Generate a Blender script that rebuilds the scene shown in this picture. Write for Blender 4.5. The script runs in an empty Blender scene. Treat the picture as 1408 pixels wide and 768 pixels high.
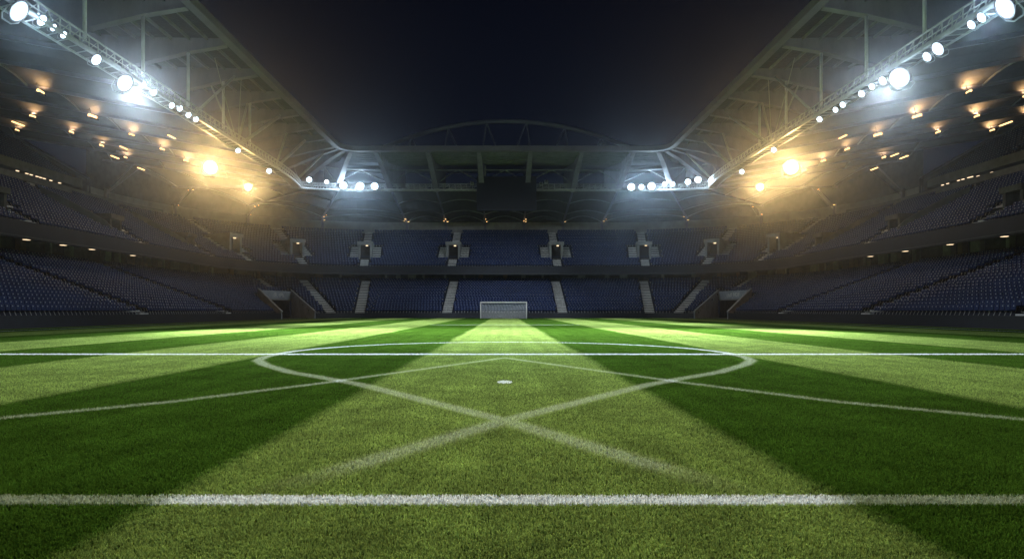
import bpy, math, random
import numpy as np
from mathutils import Vector, Matrix
random.seed(7); RNG = np.random.default_rng(7)
SC = bpy.context.scene
COL = SC.collection
PI = math.pi

# ------------------------------------------------------------------ materials
MATS = {}
def nodes_of(name):
    m = bpy.data.materials.new(name); m.use_nodes = True
    nt = m.node_tree; nt.nodes.clear()
    out = nt.nodes.new('ShaderNodeOutputMaterial')
    MATS[name] = m
    return m, nt, out
def pbr(name, col, rough=.6, metal=0., var=.25, scale=1.5, bump=0., bscale=30., stretch=None, spec=.4):
    m, nt, out = nodes_of(name)
    b = nt.nodes.new('ShaderNodeBsdfPrincipled'); nt.links.new(b.outputs[0], out.inputs[0])
    b.inputs['Roughness'].default_value = rough; b.inputs['Metallic'].default_value = metal
    b.inputs['Specular IOR Level'].default_value = spec
    tc = nt.nodes.new('ShaderNodeNewGeometry'); vec = tc.outputs['Position']
    if stretch:
        mp = nt.nodes.new('ShaderNodeMapping'); mp.inputs['Scale'].default_value = stretch
        nt.links.new(vec, mp.inputs[0]); vec = mp.outputs[0]
    n = nt.nodes.new('ShaderNodeTexNoise'); n.inputs['Scale'].default_value = scale; n.inputs['Detail'].default_value = 6
    n.inputs['Roughness'].default_value = .65
    nt.links.new(vec, n.inputs['Vector'])
    r = nt.nodes.new('ShaderNodeMapRange'); r.inputs[1].default_value = .3; r.inputs[2].default_value = .7
    r.inputs[3].default_value = 1 - var; r.inputs[4].default_value = 1 + var
    nt.links.new(n.outputs[0], r.inputs[0])
    mx = nt.nodes.new('ShaderNodeMix'); mx.data_type = 'RGBA'; mx.blend_type = 'MULTIPLY'; mx.inputs[0].default_value = 1
    mx.inputs[6].default_value = (*col, 1); nt.links.new(r.outputs[0], mx.inputs[7])
    nt.links.new(mx.outputs[2], b.inputs['Base Color'])
    if bump:
        n2 = nt.nodes.new('ShaderNodeTexNoise'); n2.inputs['Scale'].default_value = bscale; n2.inputs['Detail'].default_value = 3
        nt.links.new(vec, n2.inputs['Vector'])
        bp = nt.nodes.new('ShaderNodeBump'); bp.inputs['Strength'].default_value = bump; bp.inputs['Distance'].default_value = .05
        nt.links.new(n2.outputs[0], bp.inputs['Height']); nt.links.new(bp.outputs[0], b.inputs['Normal'])
    return m
def emit(name, col, s):
    m, nt, out = nodes_of(name)
    e = nt.nodes.new('ShaderNodeEmission'); e.inputs[0].default_value = (*col, 1); e.inputs[1].default_value = s
    nt.links.new(e.outputs[0], out.inputs[0])
    m.cycles.emission_sampling = 'NONE'
    return m
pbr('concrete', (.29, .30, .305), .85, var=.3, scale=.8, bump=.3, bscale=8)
pbr('concrete_pale', (.32, .32, .31), .85, var=.25, scale=.7, bump=.3, bscale=9)
pbr('mast_white', (.72, .73, .74), .4, var=.1)
pbr('band_paint', (.17, .18, .19), .8, var=.25, scale=.7, bump=.2, bscale=9)
pbr('tunnel_concrete', (.40, .43, .48), .85, var=.25, scale=.8, bump=.3, bscale=8)
pbr('concrete_step', (.62, .63, .62), .9, var=.25, scale=2, bump=.3, bscale=12)
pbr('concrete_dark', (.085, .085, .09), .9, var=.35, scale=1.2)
pbr('tread', (.026, .031, .05), .9, var=.3, scale=2.)
pbr('navy_paint', (.008, .011, .024), .55, var=.3, scale=.6)
pbr('barrier_navy', (.010, .013, .024), .5, var=.3, scale=1.)
pbr('seat_blue', (.013, .031, .115), .5, var=.25, scale=.35, spec=.22)
pbr('seat_mark', (.34, .38, .46), .6, var=.1)
pbr('girder_paint', (.24, .23, .30), .55, var=.22, scale=.6, stretch=(1, 1, .4))
pbr('fascia_paint', (.20, .18, .26), .5, var=.15, scale=.4)
pbr('arch_paint', (.20, .23, .27), .5, var=.15, scale=.4)
pbr('steel_white', (.42, .43, .43), .4, var=.15, scale=2.)
pbr('steel_grey', (.34, .35, .36), .45, metal=.3, var=.25, scale=2.)
pbr('steel_dark', (.06, .065, .07), .5, var=.2, scale=2.)
pbr('deck_sheet', (.032, .042, .07), .38, metal=.25, var=.45, scale=.5, bump=.6, bscale=4, stretch=(1, 1, 1))
pbr('purlin', (.20, .21, .24), .5, var=.2, scale=1.)
pbr('ceiling_fabric', (.085, .082, .08), .8, var=.2, scale=.5)
pbr('screen_black', (.006, .008, .016), .35, var=.2, scale=.4)
pbr('glass_dark', (.012, .016, .024), .08, var=.1, scale=.4, spec=.8)
pbr('glazing', (.5, .55, .6), .12, metal=.6, var=.5, scale=3., bump=1., bscale=6)
pbr('housing', (.05, .05, .055), .45, metal=.5, var=.2, scale=4.)
pbr('goal_white', (.80, .80, .78), .35, var=.06, scale=3.)
pbr('net_cord', (.72, .74, .76), .7, var=.1, scale=3.)
pbr('asphalt', (.045, .045, .048), .9, var=.3, scale=1.)
pbr('lettering', (.85, .85, .83), .6, var=.1)
pbr('door_dark', (.02, .02, .022), .7, var=.3)
pbr('wood_warm', (.20, .13, .085), .7, var=.3, scale=.8)
def lens(name, col, core, rim):
    """a lamp face: bright burner in the middle of a dimmer reflector"""
    m, nt, out = nodes_of(name)
    tc = nt.nodes.new('ShaderNodeTexCoord'); sp = nt.nodes.new('ShaderNodeSeparateXYZ'); nt.links.new(tc.outputs['Object'], sp.inputs[0])
    cb = nt.nodes.new('ShaderNodeCombineXYZ'); nt.links.new(sp.outputs[0], cb.inputs[0]); nt.links.new(sp.outputs[2], cb.inputs[1])
    ln = nt.nodes.new('ShaderNodeVectorMath'); ln.operation = 'LENGTH'; nt.links.new(cb.outputs[0], ln.inputs[0])
    mr = nt.nodes.new('ShaderNodeMapRange'); mr.interpolation_type = 'SMOOTHSTEP'; nt.links.new(ln.outputs['Value'], mr.inputs[0])
    for i, v in enumerate((.25, .97, core, rim)): mr.inputs[i + 1].default_value = v
    e = nt.nodes.new('ShaderNodeEmission'); e.inputs[0].default_value = (*col, 1); nt.links.new(mr.outputs[0], e.inputs[1])
    nt.links.new(e.outputs[0], out.inputs[0]); m.cycles.emission_sampling = 'NONE'
lens('lamp_cool', (.72, .87, 1.0), 14, .55)
lens('lamp_warm', (1.0, .72, .36), 14, .55)
emit('lamp_amber', (1.0, .58, .22), 3.2)
emit('lamp_small', (1.0, .74, .45), 1.6)

# ------------------------------------------------------------------ turf shader
class NX:
    def __init__(s, nt): s.nt = nt
    def m(s, op, a, b=None, c=None, clamp=False):
        n = s.nt.nodes.new('ShaderNodeMath'); n.operation = op; n.use_clamp = clamp
        for i, v in enumerate((a, b, c)):
            if v is None: continue
            if isinstance(v, (int, float)): n.inputs[i].default_value = v
            else: s.nt.links.new(v, n.inputs[i])
        return n.outputs[0]
    def noise(s, vec, scale, detail=2, rough=.5):
        n = s.nt.nodes.new('ShaderNodeTexNoise'); n.inputs['Scale'].default_value = scale
        n.inputs['Detail'].default_value = detail; n.inputs['Roughness'].default_value = rough
        s.nt.links.new(vec, n.inputs['Vector']); return n.outputs[0]
    def rng(s, v, a, b, c, d):
        n = s.nt.nodes.new('ShaderNodeMapRange')
        s.nt.links.new(v, n.inputs[0])
        for i, x in enumerate((a, b, c, d)): n.inputs[i + 1].default_value = x
        return n.outputs[0]
    def mix(s, f, a, b, blend='MIX'):
        n = s.nt.nodes.new('ShaderNodeMix'); n.data_type = 'RGBA'; n.blend_type = blend
        if isinstance(f, (int, float)): n.inputs[0].default_value = f
        else: s.nt.links.new(f, n.inputs[0])
        for i, v in ((6, a), (7, b)):
            if isinstance(v, tuple): n.inputs[i].default_value = (*v, 1)
            else: s.nt.links.new(v, n.inputs[i])
        return n.outputs[2]

CURVE_A = [(6.10, 18.6), (6.08, 17.3), (5.82, 16.1), (5.2, 14.8), (4.05, 12.95), (3.07, 11.8), (2.27, 10.8), (0.0, 7.25)]
CURVE_A2 = [(0.0, 7.25), (1.62, 4.2)]
CURVE_B = [(7.6, 5.6), (5.48, 7.42), (4.3, 8.72), (2.97, 10.99), (1.89, 13.2), (0.9, 15.2), (0.0, 17.0)]
def turf(name, blades):
    m, nt, out = nodes_of(name); x = NX(nt)
    g = nt.nodes.new('ShaderNodeNewGeometry'); P = g.outputs['Position']
    sp = nt.nodes.new('ShaderNodeSeparateXYZ'); nt.links.new(P, sp.inputs[0])
    X, Y = sp.outputs[0], sp.outputs[1]
    AX = x.m('ABSOLUTE', X)
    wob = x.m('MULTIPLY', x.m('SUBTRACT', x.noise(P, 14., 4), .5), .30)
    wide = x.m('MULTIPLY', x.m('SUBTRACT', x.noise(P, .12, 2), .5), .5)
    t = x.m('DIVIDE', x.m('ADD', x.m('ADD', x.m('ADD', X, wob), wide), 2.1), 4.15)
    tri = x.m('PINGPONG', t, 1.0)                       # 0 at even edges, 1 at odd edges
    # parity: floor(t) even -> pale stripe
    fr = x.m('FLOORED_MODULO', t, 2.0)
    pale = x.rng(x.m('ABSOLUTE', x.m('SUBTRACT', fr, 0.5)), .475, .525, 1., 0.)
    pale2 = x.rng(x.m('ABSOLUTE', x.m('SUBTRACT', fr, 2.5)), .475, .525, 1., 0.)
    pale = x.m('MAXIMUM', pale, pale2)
    n1 = x.noise(P, 60. if not blades else 140., 3, .7); n2 = x.noise(P, 1.3, 4, .6); n3 = x.noise(P, 22., 2)
    mp = nt.nodes.new('ShaderNodeMapping'); mp.inputs['Scale'].default_value = (1, .03, 1); nt.links.new(P, mp.inputs[0])
    streak = x.noise(mp.outputs[0], 2.2, 4, .6)
    k = x.m('MULTIPLY', x.rng(n1, .25, .75, .45, 1.6), x.rng(n2, .3, .7, .76, 1.24))
    k = x.m('MULTIPLY', k, x.rng(n3, .3, .7, .8, 1.2))
    k = x.m('MULTIPLY', k, x.rng(streak, .3, .7, .8, 1.2))
    k = x.m('MULTIPLY', k, x.rng(x.noise(P, .45, 5, .7), .3, .7, .84, 1.16))
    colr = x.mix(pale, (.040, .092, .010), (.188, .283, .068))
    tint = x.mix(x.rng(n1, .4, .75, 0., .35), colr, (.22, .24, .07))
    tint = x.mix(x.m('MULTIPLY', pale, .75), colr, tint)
    cm = nt.nodes.new('ShaderNodeCombineXYZ')
    for i in range(3): nt.links.new(k, cm.inputs[i])
    colr = x.mix(1.0, tint, cm.outputs[0], 'MULTIPLY')
    if not blades:      # ground under the blades painted darker: thatch plus the shade between them; beyond them the sheet is the turf itself
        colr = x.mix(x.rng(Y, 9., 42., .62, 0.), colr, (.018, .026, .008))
    # --- markings
    cov = x.noise(P, 46., 2, .6)                         # how well the paint took
    def segd(pts, ax):
        cmb = nt.nodes.new('ShaderNodeCombineXYZ'); nt.links.new(ax, cmb.inputs[0]); nt.links.new(Y, cmb.inputs[1])
        best = None
        for (a, b) in zip(pts[:-1], pts[1:]):
            ba = (b[0] - a[0], b[1] - a[1]); L2 = ba[0] ** 2 + ba[1] ** 2
            px = x.m('SUBTRACT', ax, a[0]); py = x.m('SUBTRACT', Y, a[1])
            h = x.m('DIVIDE', x.m('ADD', x.m('MULTIPLY', px, ba[0]), x.m('MULTIPLY', py, ba[1])), L2, clamp=True)
            dx = x.m('SUBTRACT', px, x.m('MULTIPLY', h, ba[0])); dy = x.m('SUBTRACT', py, x.m('MULTIPLY', h, ba[1]))
            d = x.m('SQRT', x.m('ADD', x.m('MULTIPLY', dx, dx), x.m('MULTIPLY', dy, dy)))
            best = d if best is None else x.m('MINIMUM', best, d)
        return best
    fz = x.m('MULTIPLY', x.m('SUBTRACT', x.noise(P, 30., 2), .5), .07)
    def band(d, half, soft):
        return x.rng(x.m('ADD', d, fz), half - soft, half + soft, 1., 0.)
    near = band(x.m('ABSOLUTE', x.m('SUBTRACT', Y, 4.195)), .10, .012)
    half = band(x.m('ABSOLUTE', x.m('SUBTRACT', Y, 18.4)), .20, .04)
    box6 = x.m('MULTIPLY', band(x.m('ABSOLUTE', x.m('SUBTRACT', Y, 57.)), .35, .1), x.rng(AX, 6.2, 6.3, .55, 0.))
    side = band(x.m('ABSOLUTE', x.m('SUBTRACT', AX, 28.9)), .13, .03)
    goal_line = band(x.m('ABSOLUTE', x.m('SUBTRACT', Y, 103.1)), .08, .02)
    rx = x.m('DIVIDE', X, .55); ry = x.m('SUBTRACT', Y, 11.2)
    spot = x.rng(x.m('SQRT', x.m('ADD', x.m('MULTIPLY', x.m('MULTIPLY', rx, rx), 1.), x.m('MULTIPLY', ry, ry))), .2, .25, 1., 0.)
    dyc = x.m('SUBTRACT', Y, 18.7); XE = x.m('MULTIPLY', X, 6.8 / 6.15)
    rc = x.m('SQRT', x.m('ADD', x.m('MULTIPLY', XE, XE), x.m('MULTIPLY', dyc, dyc)))
    far_arc = x.m('MULTIPLY', band(x.m('ABSOLUTE', x.m('SUBTRACT', rc, 6.8)), .15, .04), x.rng(Y, 18.2, 18.5, 0., 1.))
    arcA = band(segd(CURVE_A, AX), .135, .05)
    arcA2 = x.m('MULTIPLY', band(segd(CURVE_A2, AX), .15, .07), x.rng(Y, 4.25, 5.2, 0., 1.))
    arcB = band(segd(CURVE_B, AX), .10, .045)
    strong = x.m('MAXIMUM', x.m('MAXIMUM', half, spot), x.m('MAXIMUM', side, goal_line))
    strong = x.m('MULTIPLY', strong, .95)
    nearc = x.m('MULTIPLY', near, x.mix and x.rng(pale, 0., 1., .42, 1.))  # near line toned down in the dark stripes: weaker light put into the paint
    faint = x.m('MULTIPLY', x.m('MAXIMUM', x.m('MAXIMUM', arcA, arcA2), arcB), .40)
    both = x.m('MULTIPLY', x.m('MULTIPLY', arcA, arcB), .2)
    mid = x.m('MULTIPLY', far_arc, .62)
    paint = x.m('MAXIMUM', x.m('MAXIMUM', strong, nearc), x.m('MAXIMUM', x.m('ADD', faint, both), x.m('MAXIMUM', mid, box6)))
    # speckle: blades that the paint missed
    paint = x.m('MULTIPLY', paint, x.rng(x.m('ADD', cov, x.m('MULTIPLY', paint, .28)), .42, .62, .45, 1.))
    white = x.mix(n1, (.64, .70, .68), (.80, .87, .87))
    white = x.mix(x.rng(paint, .2, .6, 0., 1.), (.58, .66, .36), white)
    colr = x.mix(paint, colr, white)
    b = nt.nodes.new('ShaderNodeBsdfDiffuse')
    if blades:      # every blade has its own tone
        at = nt.nodes.new('ShaderNodeAttribute'); at.attribute_name = 'shade'
        cm2 = nt.nodes.new('ShaderNodeCombineXYZ')
        for i in range(3): nt.links.new(at.outputs['Fac'], cm2.inputs[i])
        colr = x.mix(1.0, colr, cm2.outputs[0], 'MULTIPLY')
        nt.links.new(colr, b.inputs['Color'])
        tr = nt.nodes.new('ShaderNodeBsdfTranslucent'); nt.links.new(colr, tr.inputs[0])
        ms = nt.nodes.new('ShaderNodeMixShader'); ms.inputs[0].default_value = .3
        nt.links.new(b.outputs[0], ms.inputs[1]); nt.links.new(tr.outputs[0], ms.inputs[2]); nt.links.new(ms.outputs[0], out.inputs[0])
    else:
        nt.links.new(colr, b.inputs['Color'])
        bp = nt.nodes.new('ShaderNodeBump'); bp.inputs['Strength'].default_value = .9; bp.inputs['Distance'].default_value = .03
        nt.links.new(n1, bp.inputs['Height']); nt.links.new(bp.outputs[0], b.inputs['Normal'])
        nt.links.new(b.outputs[0], out.inputs[0])
    return m
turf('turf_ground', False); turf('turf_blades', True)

# ------------------------------------------------------------------ mesh helpers
class MB:
    """collects faces, then links them as ONE mesh object"""
    def __init__(s): s.v = []; s.f = []; s.mi = []
    def quad(s, a, b, c, d, mi=0):
        n = len(s.v); s.v += [tuple(a), tuple(b), tuple(c), tuple(d)]; s.f.append((n, n + 1, n + 2, n + 3)); s.mi.append(mi)
    def poly(s, pts, mi=0):
        n = len(s.v); s.v += [tuple(p) for p in pts]; s.f.append(tuple(range(n, n + len(pts)))); s.mi.append(mi)
    def hexa(s, p, mi=0):
        n = len(s.v); s.v += [tuple(q) for q in p]
        for f in ((0, 3, 2, 1), (4, 5, 6, 7), (0, 1, 5, 4), (1, 2, 6, 5), (2, 3, 7, 6), (3, 0, 4, 7)):
            s.f.append(tuple(n + i for i in f)); s.mi.append(mi)
    def box(s, x0, x1, y0, y1, z0, z1, mi=0):
        s.hexa([(x0, y0, z0), (x1, y0, z0), (x1, y1, z0), (x0, y1, z0), (x0, y0, z1), (x1, y0, z1), (x1, y1, z1), (x0, y1, z1)], mi)
    def fbox(s, fr, v0, v1, o0, o1, z0, z1, mi=0):
        """box in the local frame of the bowl: v along, o outwards"""
        q = [fr(v0, o0, z0), fr(v1, o0, z0), fr(v1, o1, z0), fr(v0, o1, z0), fr(v0, o0, z1), fr(v1, o0, z1), fr(v1, o1, z1), fr(v0, o1, z1)]
        s.hexa(q, mi)
    def tube(s, pts, r, n=6, mi=0, cap=True):
        pts = [Vector(p) for p in pts]; rings = []
        for i, p in enumerate(pts):
            d = (pts[min(i + 1, len(pts) - 1)] - pts[max(i - 1, 0)]).normalized()
            up = Vector((0, 0, 1)) if abs(d.z) < .9 else Vector((1, 0, 0))
            a = d.cross(up).normalized(); b = a.cross(d)
            rr = r[i] if isinstance(r, (list, tuple)) else r
            k = len(s.v)
            for j in range(n):
                t = 2 * PI * (j + .5) / n
                s.v.append(tuple(p + a * (rr * math.cos(t)) + b * (rr * math.sin(t))))
            rings.append(k)
        for k0, k1 in zip(rings[:-1], rings[1:]):
            for j in range(n):
                s.f.append((k0 + j, k0 + (j + 1) % n, k1 + (j + 1) % n, k1 + j)); s.mi.append(mi)
        if cap:
            s.f.append(tuple(rings[0] + j for j in range(n))[::-1]); s.mi.append(mi)
            s.f.append(tuple(rings[-1] + j for j in range(n))); s.mi.append(mi)
    def lathe(s, prof, n=20, mi=0, axis='y'):
        """prof: (r, h) pairs about the local axis"""
        k0 = len(s.v)
        for r, h in prof:
            for j in range(n):
                t = 2 * PI * j / n
                s.v.append((r * math.cos(t), h, r * math.sin(t)) if axis == 'y' else (r * math.cos(t), r * math.sin(t), h))
        for i in range(len(prof) - 1):
            for j in range(n):
                a = k0 + i * n + j; b = k0 + i * n + (j + 1) % n
                s.f.append((a, b, b + n, a + n)); s.mi.append(mi)
    def build(s, name, mats, parent=None, smooth=False, bevel=0):
        me = bpy.data.meshes.new(name); me.from_pydata(s.v, [], s.f)
        for mm in ([mats] if isinstance(mats, str) else mats): me.materials.append(MATS[mm])
        if any(s.mi): me.polygons.foreach_set('material_index', s.mi)
        if smooth: me.polygons.foreach_set('use_smooth', [True] * len(s.f))
        me.update()
        o = bpy.data.objects.new(name, me); COL.objects.link(o)
        if parent is not None: o.parent = parent
        if bevel:
            b = o.modifiers.new('bevel', 'BEVEL'); b.width = bevel; b.segments = 2; b.limit_method = 'ANGLE'
        return o
def tag(o, label=None, cat=None, group=None, kind=None):
    for k, v in (('label', label), ('category', cat), ('group', group), ('kind', kind)):
        if v: o[k] = v
    return o
def empty(name, loc=(0, 0, 0)):
    o = bpy.data.objects.new(name, None); o.location = loc; o.empty_display_size = .3; COL.objects.link(o); return o
def np_mesh(name, V, F, mats, mi=None, parent=None, smooth=False):
    """V (n,3) and F (m,k) numpy arrays with a constant k"""
    me = bpy.data.meshes.new(name); k = F.shape[1]
    me.vertices.add(len(V)); me.vertices.foreach_set('co', V.astype(np.float32).ravel())
    me.loops.add(F.size); me.loops.foreach_set('vertex_index', F.astype(np.int32).ravel())
    me.polygons.add(len(F)); me.polygons.foreach_set('loop_start', np.arange(0, F.size, k, dtype=np.int32))
    if mi is not None: me.polygons.foreach_set('material_index', mi.astype(np.int32))
    if smooth: me.polygons.foreach_set('use_smooth', np.ones(len(F), dtype=bool))
    for mm in mats: me.materials.append(MATS[mm])
    me.update(calc_edges=True); me.validate()
    o = bpy.data.objects.new(name, me); COL.objects.link(o)
    if parent is not None: o.parent = parent
    return o
ORD = ['first', 'second', 'third', 'fourth', 'fifth', 'sixth', 'seventh', 'eighth', 'ninth', 'tenth', 'eleventh', 'twelfth', 'thirteenth',
       'fourteenth', 'fifteenth', 'sixteenth', 'seventeenth', 'eighteenth', 'nineteenth', 'twentieth']

# ------------------------------------------------------------------ the bowl's plan
H = 1.17                       # eye height
F939 = 939.0                   # focal length in photo pixels
W0, YC, R0, RR = 32.0, 100.0, 10.0, 25.0
XC = W0 - R0
A = RR * PI / 2
FAR = 2 * XC
UT = 2 * A + FAR               # u runs: left straight u = Y-100 (<0), corner 0..A, end A..A+FAR, corner, right straight
def base(u):
    if u < 0: return (-W0, YC + u), (-1, 0), (0, 1)
    if u < A:
        t = u / RR; n = (-math.cos(t), math.sin(t)); return (-XC + R0 * n[0], YC + R0 * n[1]), n, (math.sin(t), math.cos(t))
    if u <= A + FAR: return (-XC + u - A, YC + R0), (0, 1), (1, 0)
    (p, n, t) = base(UT - u)
    return (-p[0], p[1]), (-n[0], n[1]), (t[0], -t[1])
def pt(u, o, z=0., v=0.):
    p, n, t = base(u); return (p[0] + n[0] * o + t[0] * v, p[1] + n[1] * o + t[1] * v, z)
def frame(u): return lambda v, o, z: pt(u, o, z, v)
def uY(y): return y - YC
def uC(deg): return RR * math.radians(deg)
def uX(xx): return A + xx + XC
def smooth(a, b, x):
    t = min(1, max(0, (x - a) / (b - a))); return t * t * (3 - 2 * t)
def wfar(u):
    u = min(u, UT - u); return smooth(-16, A + 4, u)
Y_NEAR = 22.
def samples(u0, u1, step=3.0, cstep=1.0):
    us = [u0]
    while us[-1] < u1 - 1e-6:
        m = min(us[-1], UT - us[-1]); st = cstep if -2 < m < A + 1 else step
        us.append(min(u1, us[-1] + st))
    return us
def sweep(mb, prof, us, mi=0, skip=None, close=False):
    """prof: list of (o, z) or a function u -> list"""
    pf = prof if callable(prof) else (lambda u: prof)
    rows = [[pt(u, o, z) for o, z in pf(u)] for u in us]
    k = len(rows[0]); n0 = len(mb.v)
    for r in rows: mb.v += r
    for i in range(len(us) - 1):
        um = .5 * (us[i] + us[i + 1])
        for j in range(k if close else k - 1):
            j2 = (j + 1) % k
            if skip:
                q = rows[i][j], rows[i + 1][j2]
                if skip(.5 * (q[0][0] + q[1][0]), .5 * (q[0][1] + q[1][1]), um): continue
            a = n0 + i * k; b = n0 + (i + 1) * k
            mb.f.append((a + j, b + j, b + j2, a + j2)); mb.mi.append(mi)
    return mb
# tunnels at the two far corners of the pitch
L0 = (-32.0, 98.0); RT = (-29.7, 106.4); D = (-.6, .8)
def in_tunnel(x, y, tmax=10.2, pad=0.):
    x = -abs(x); ex = (RT[0] - L0[0], RT[1] - L0[1]); det = ex[0] * D[1] - ex[1] * D[0]
    px, py = x - L0[0], y - L0[1]
    a = (px * D[1] - py * D[0]) / det; t = (ex[0] * py - ex[1] * px) / det
    return -pad < a < 1 + pad and -3 < t < tmax

# ------------------------------------------------------------------ ground, pitch, sky
g = MB(); g.box(-160, 160, -60, 240, -1.0, -.02); tag(g.build('ground', 'asphalt'), kind='structure')
g = MB()
def pitch_sheet():
    xs = np.linspace(-31.8, 31.8, 40); ys = np.linspace(-20, 109.7, 60)
    for i in range(len(xs) - 1):
        for j in range(len(ys) - 1):
            g.quad((xs[i], ys[j], 0), (xs[i + 1], ys[j], 0), (xs[i + 1], ys[j + 1], 0), (xs[i], ys[j + 1], 0))
pitch_sheet()
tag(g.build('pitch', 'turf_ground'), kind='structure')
def grass():
    n = 1100000
    # density falls off with the distance: many near the lens, fewer and in wider tufts further out
    t = RNG.random(n); y = 2.9 * (45 / 2.9) ** (t ** 1.25)
    y = np.where(y > 30, y - (y - 30) * RNG.random(n) ** 2, y)
    x = (RNG.random(n) * 2 - 1) * (.82 * y + .9)
    hgt = (.011 + .010 * RNG.random(n)) * np.clip(1.2 - y / 70, .6, 1.2)
    wid = (.0017 + .0018 * RNG.random(n)) * (1 + y * .07)
    a = RNG.random(n) * 2 * PI; lean = (.15 + .75 * RNG.random(n)) * hgt; la = RNG.random(n) * 2 * PI
    dx, dy = np.cos(a) * wid, np.sin(a) * wid
    V = np.zeros((n, 4, 3))
    V[:, 0] = np.stack([x - dx, y - dy, np.zeros(n)], 1); V[:, 1] = np.stack([x + dx, y + dy, np.zeros(n)], 1)
    tx, ty = x + np.cos(la) * lean, y + np.sin(la) * lean
    V[:, 2] = np.stack([tx + dx * .35, ty + dy * .35, hgt], 1); V[:, 3] = np.stack([tx - dx * .35, ty - dy * .35, hgt * .96], 1)
    Fc = np.arange(n * 4).reshape(n, 4)
    o = np_mesh('grass', V.reshape(-1, 3), Fc, ['turf_blades'])
    at = o.data.attributes.new('shade', 'FLOAT', 'POINT'); at.data.foreach_set('value', np.repeat(np.clip(RNG.normal(1., .24, n), .35, 1.9), 4).astype(np.float32))
    tag(o, 'short mown turf blades around the near pitch line', 'grass', kind='stuff')
grass()

# ------------------------------------------------------------------ stands
NL, OL0, OL1, ZL0, ZL1 = 20, .5, 17.0, .78, 6.45
NU, OU0, OU1, ZU0, ZU1 = 20, 10.5, 26.3, 8.85, 16.5
NT, OT0, OT1, ZT0, ZT1 = 12, 28.3, 37.9, 19.4, 25.2
def rows(n, o0, o1, z0, z1):
    d = (o1 - o0) / n; r = (z1 - z0) / (n - 1)
    return [(o0 + i * d, z0 + i * r) for i in range(n)], d
LROWS, LD = rows(NL, OL0, OL1, ZL0, ZL1)
UROWS, UD = rows(NU, OU0, OU1, ZU0, ZU1)
TROWS, TD = rows(NT, OT0, OT1, ZT0, ZT1)
def tier_profile(rws, d, z_start):
    p = [(rws[0][0], z_start)]
    for o, z in rws: p += [(o, z), (o + d, z)]
    return p
L_END, R_END = uC(20), UT - uC(20)
LOWER_AISLES = [uY(24.5), uY(43.3), uY(62.4), uY(81.5), uC(58), uC(82), uX(-9.4), uX(9.4), UT - uC(82), UT - uC(58), UT - uY(81.5), UT - uY(62.4), UT - uY(43.3), UT - uY(24.5)]
HIGH_AISLES = [uC(40), UT - uC(40)]            # start above the tunnels
UPPER_AISLES = [uY(43.3), uY(62.4), uY(81.5), uC(2), uC(27), uC(54), uC(82), uX(-9.4), uX(9.4), UT - uC(82), UT - uC(54), UT - uC(27), UT - uC(2), UT - uY(81.5), UT - uY(62.4), UT - uY(43.3)]
SIDE_END = 97.0                                 # the third tier stops here
BOX_Y = 92.0

def stair_mesh(u, rws, d, o_from, o_to, half, rise_up=.5):
    mb = MB(); fr = frame(u); r = rws[1][1] - rws[0][1]
    for i, (o, z) in enumerate(rws):
        if o + d < o_from or o > o_to: continue
        a, b = max(o, o_from), min(o + d, o_to)
        mb.fbox(fr, -half, half, a, b, z - .12, z + .03)
        if z + r * .5 < ZU1 + 12 and b - a > d * .9: mb.fbox(fr, -half + .01, half - .01, o + d * .55, o + d + .002, z + .031, z + r * .52 + .03)
    return mb
def vomitory(parent, u, side):
    v = empty('vomitory', (0, 0, 0)); v.parent = parent
    fr = frame(u); o0, o1 = 14.4, 19.2
    z0 = 8.85 + (o0 - OU0) / UD * ((ZU1 - ZU0) / (NU - 1)); z1 = z0 + (1.2 if side else 2.35)
    s = MB()
    s.fbox(fr, -1.25, -.88, o0, o1, z0 - .3, z1); s.fbox(fr, .88, 1.25, o0, o1, z0 - .3, z1)
    s.fbox(fr, -1.4, 1.4, o0 - .25, o1, z1, z1 + .55)
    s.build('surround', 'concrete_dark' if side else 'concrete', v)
    dmb = MB(); dmb.fbox(fr, -.88, .88, o0 + 1.6, o0 + 1.8, z0 - .3, z1); dmb.fbox(fr, -.88, .88, o0, o0 + 1.6, z0 - .35, z0 - .02)
    dmb.build('doorway', 'door_dark', v)
    l = MB()
    if not side: l.fbox(fr, .1, .5, o0 + .5, o0 + .75, z1 - .22, z1 - .05); 
    if not side: l.build('door_lamp', 'lamp_small', v)
    for sg in (-1, 1):
        w = MB(); r = (ZU1 - ZU0) / (NU - 1)
        for (o, z) in UROWS:
            if o0 - .4 < o < o0 + 4.4:
                a, b = sorted((sg * 1.27, sg * 2.75)); w.fbox(fr, a, b, o, o + UD, z - .2, z + .04); w.fbox(fr, a + .01, b - .01, o + UD * .5, o + UD + .002, z + .041, z + r * .5 + .04)
        w.build('wing_stair', 'concrete_step', v)
    return v
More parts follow.
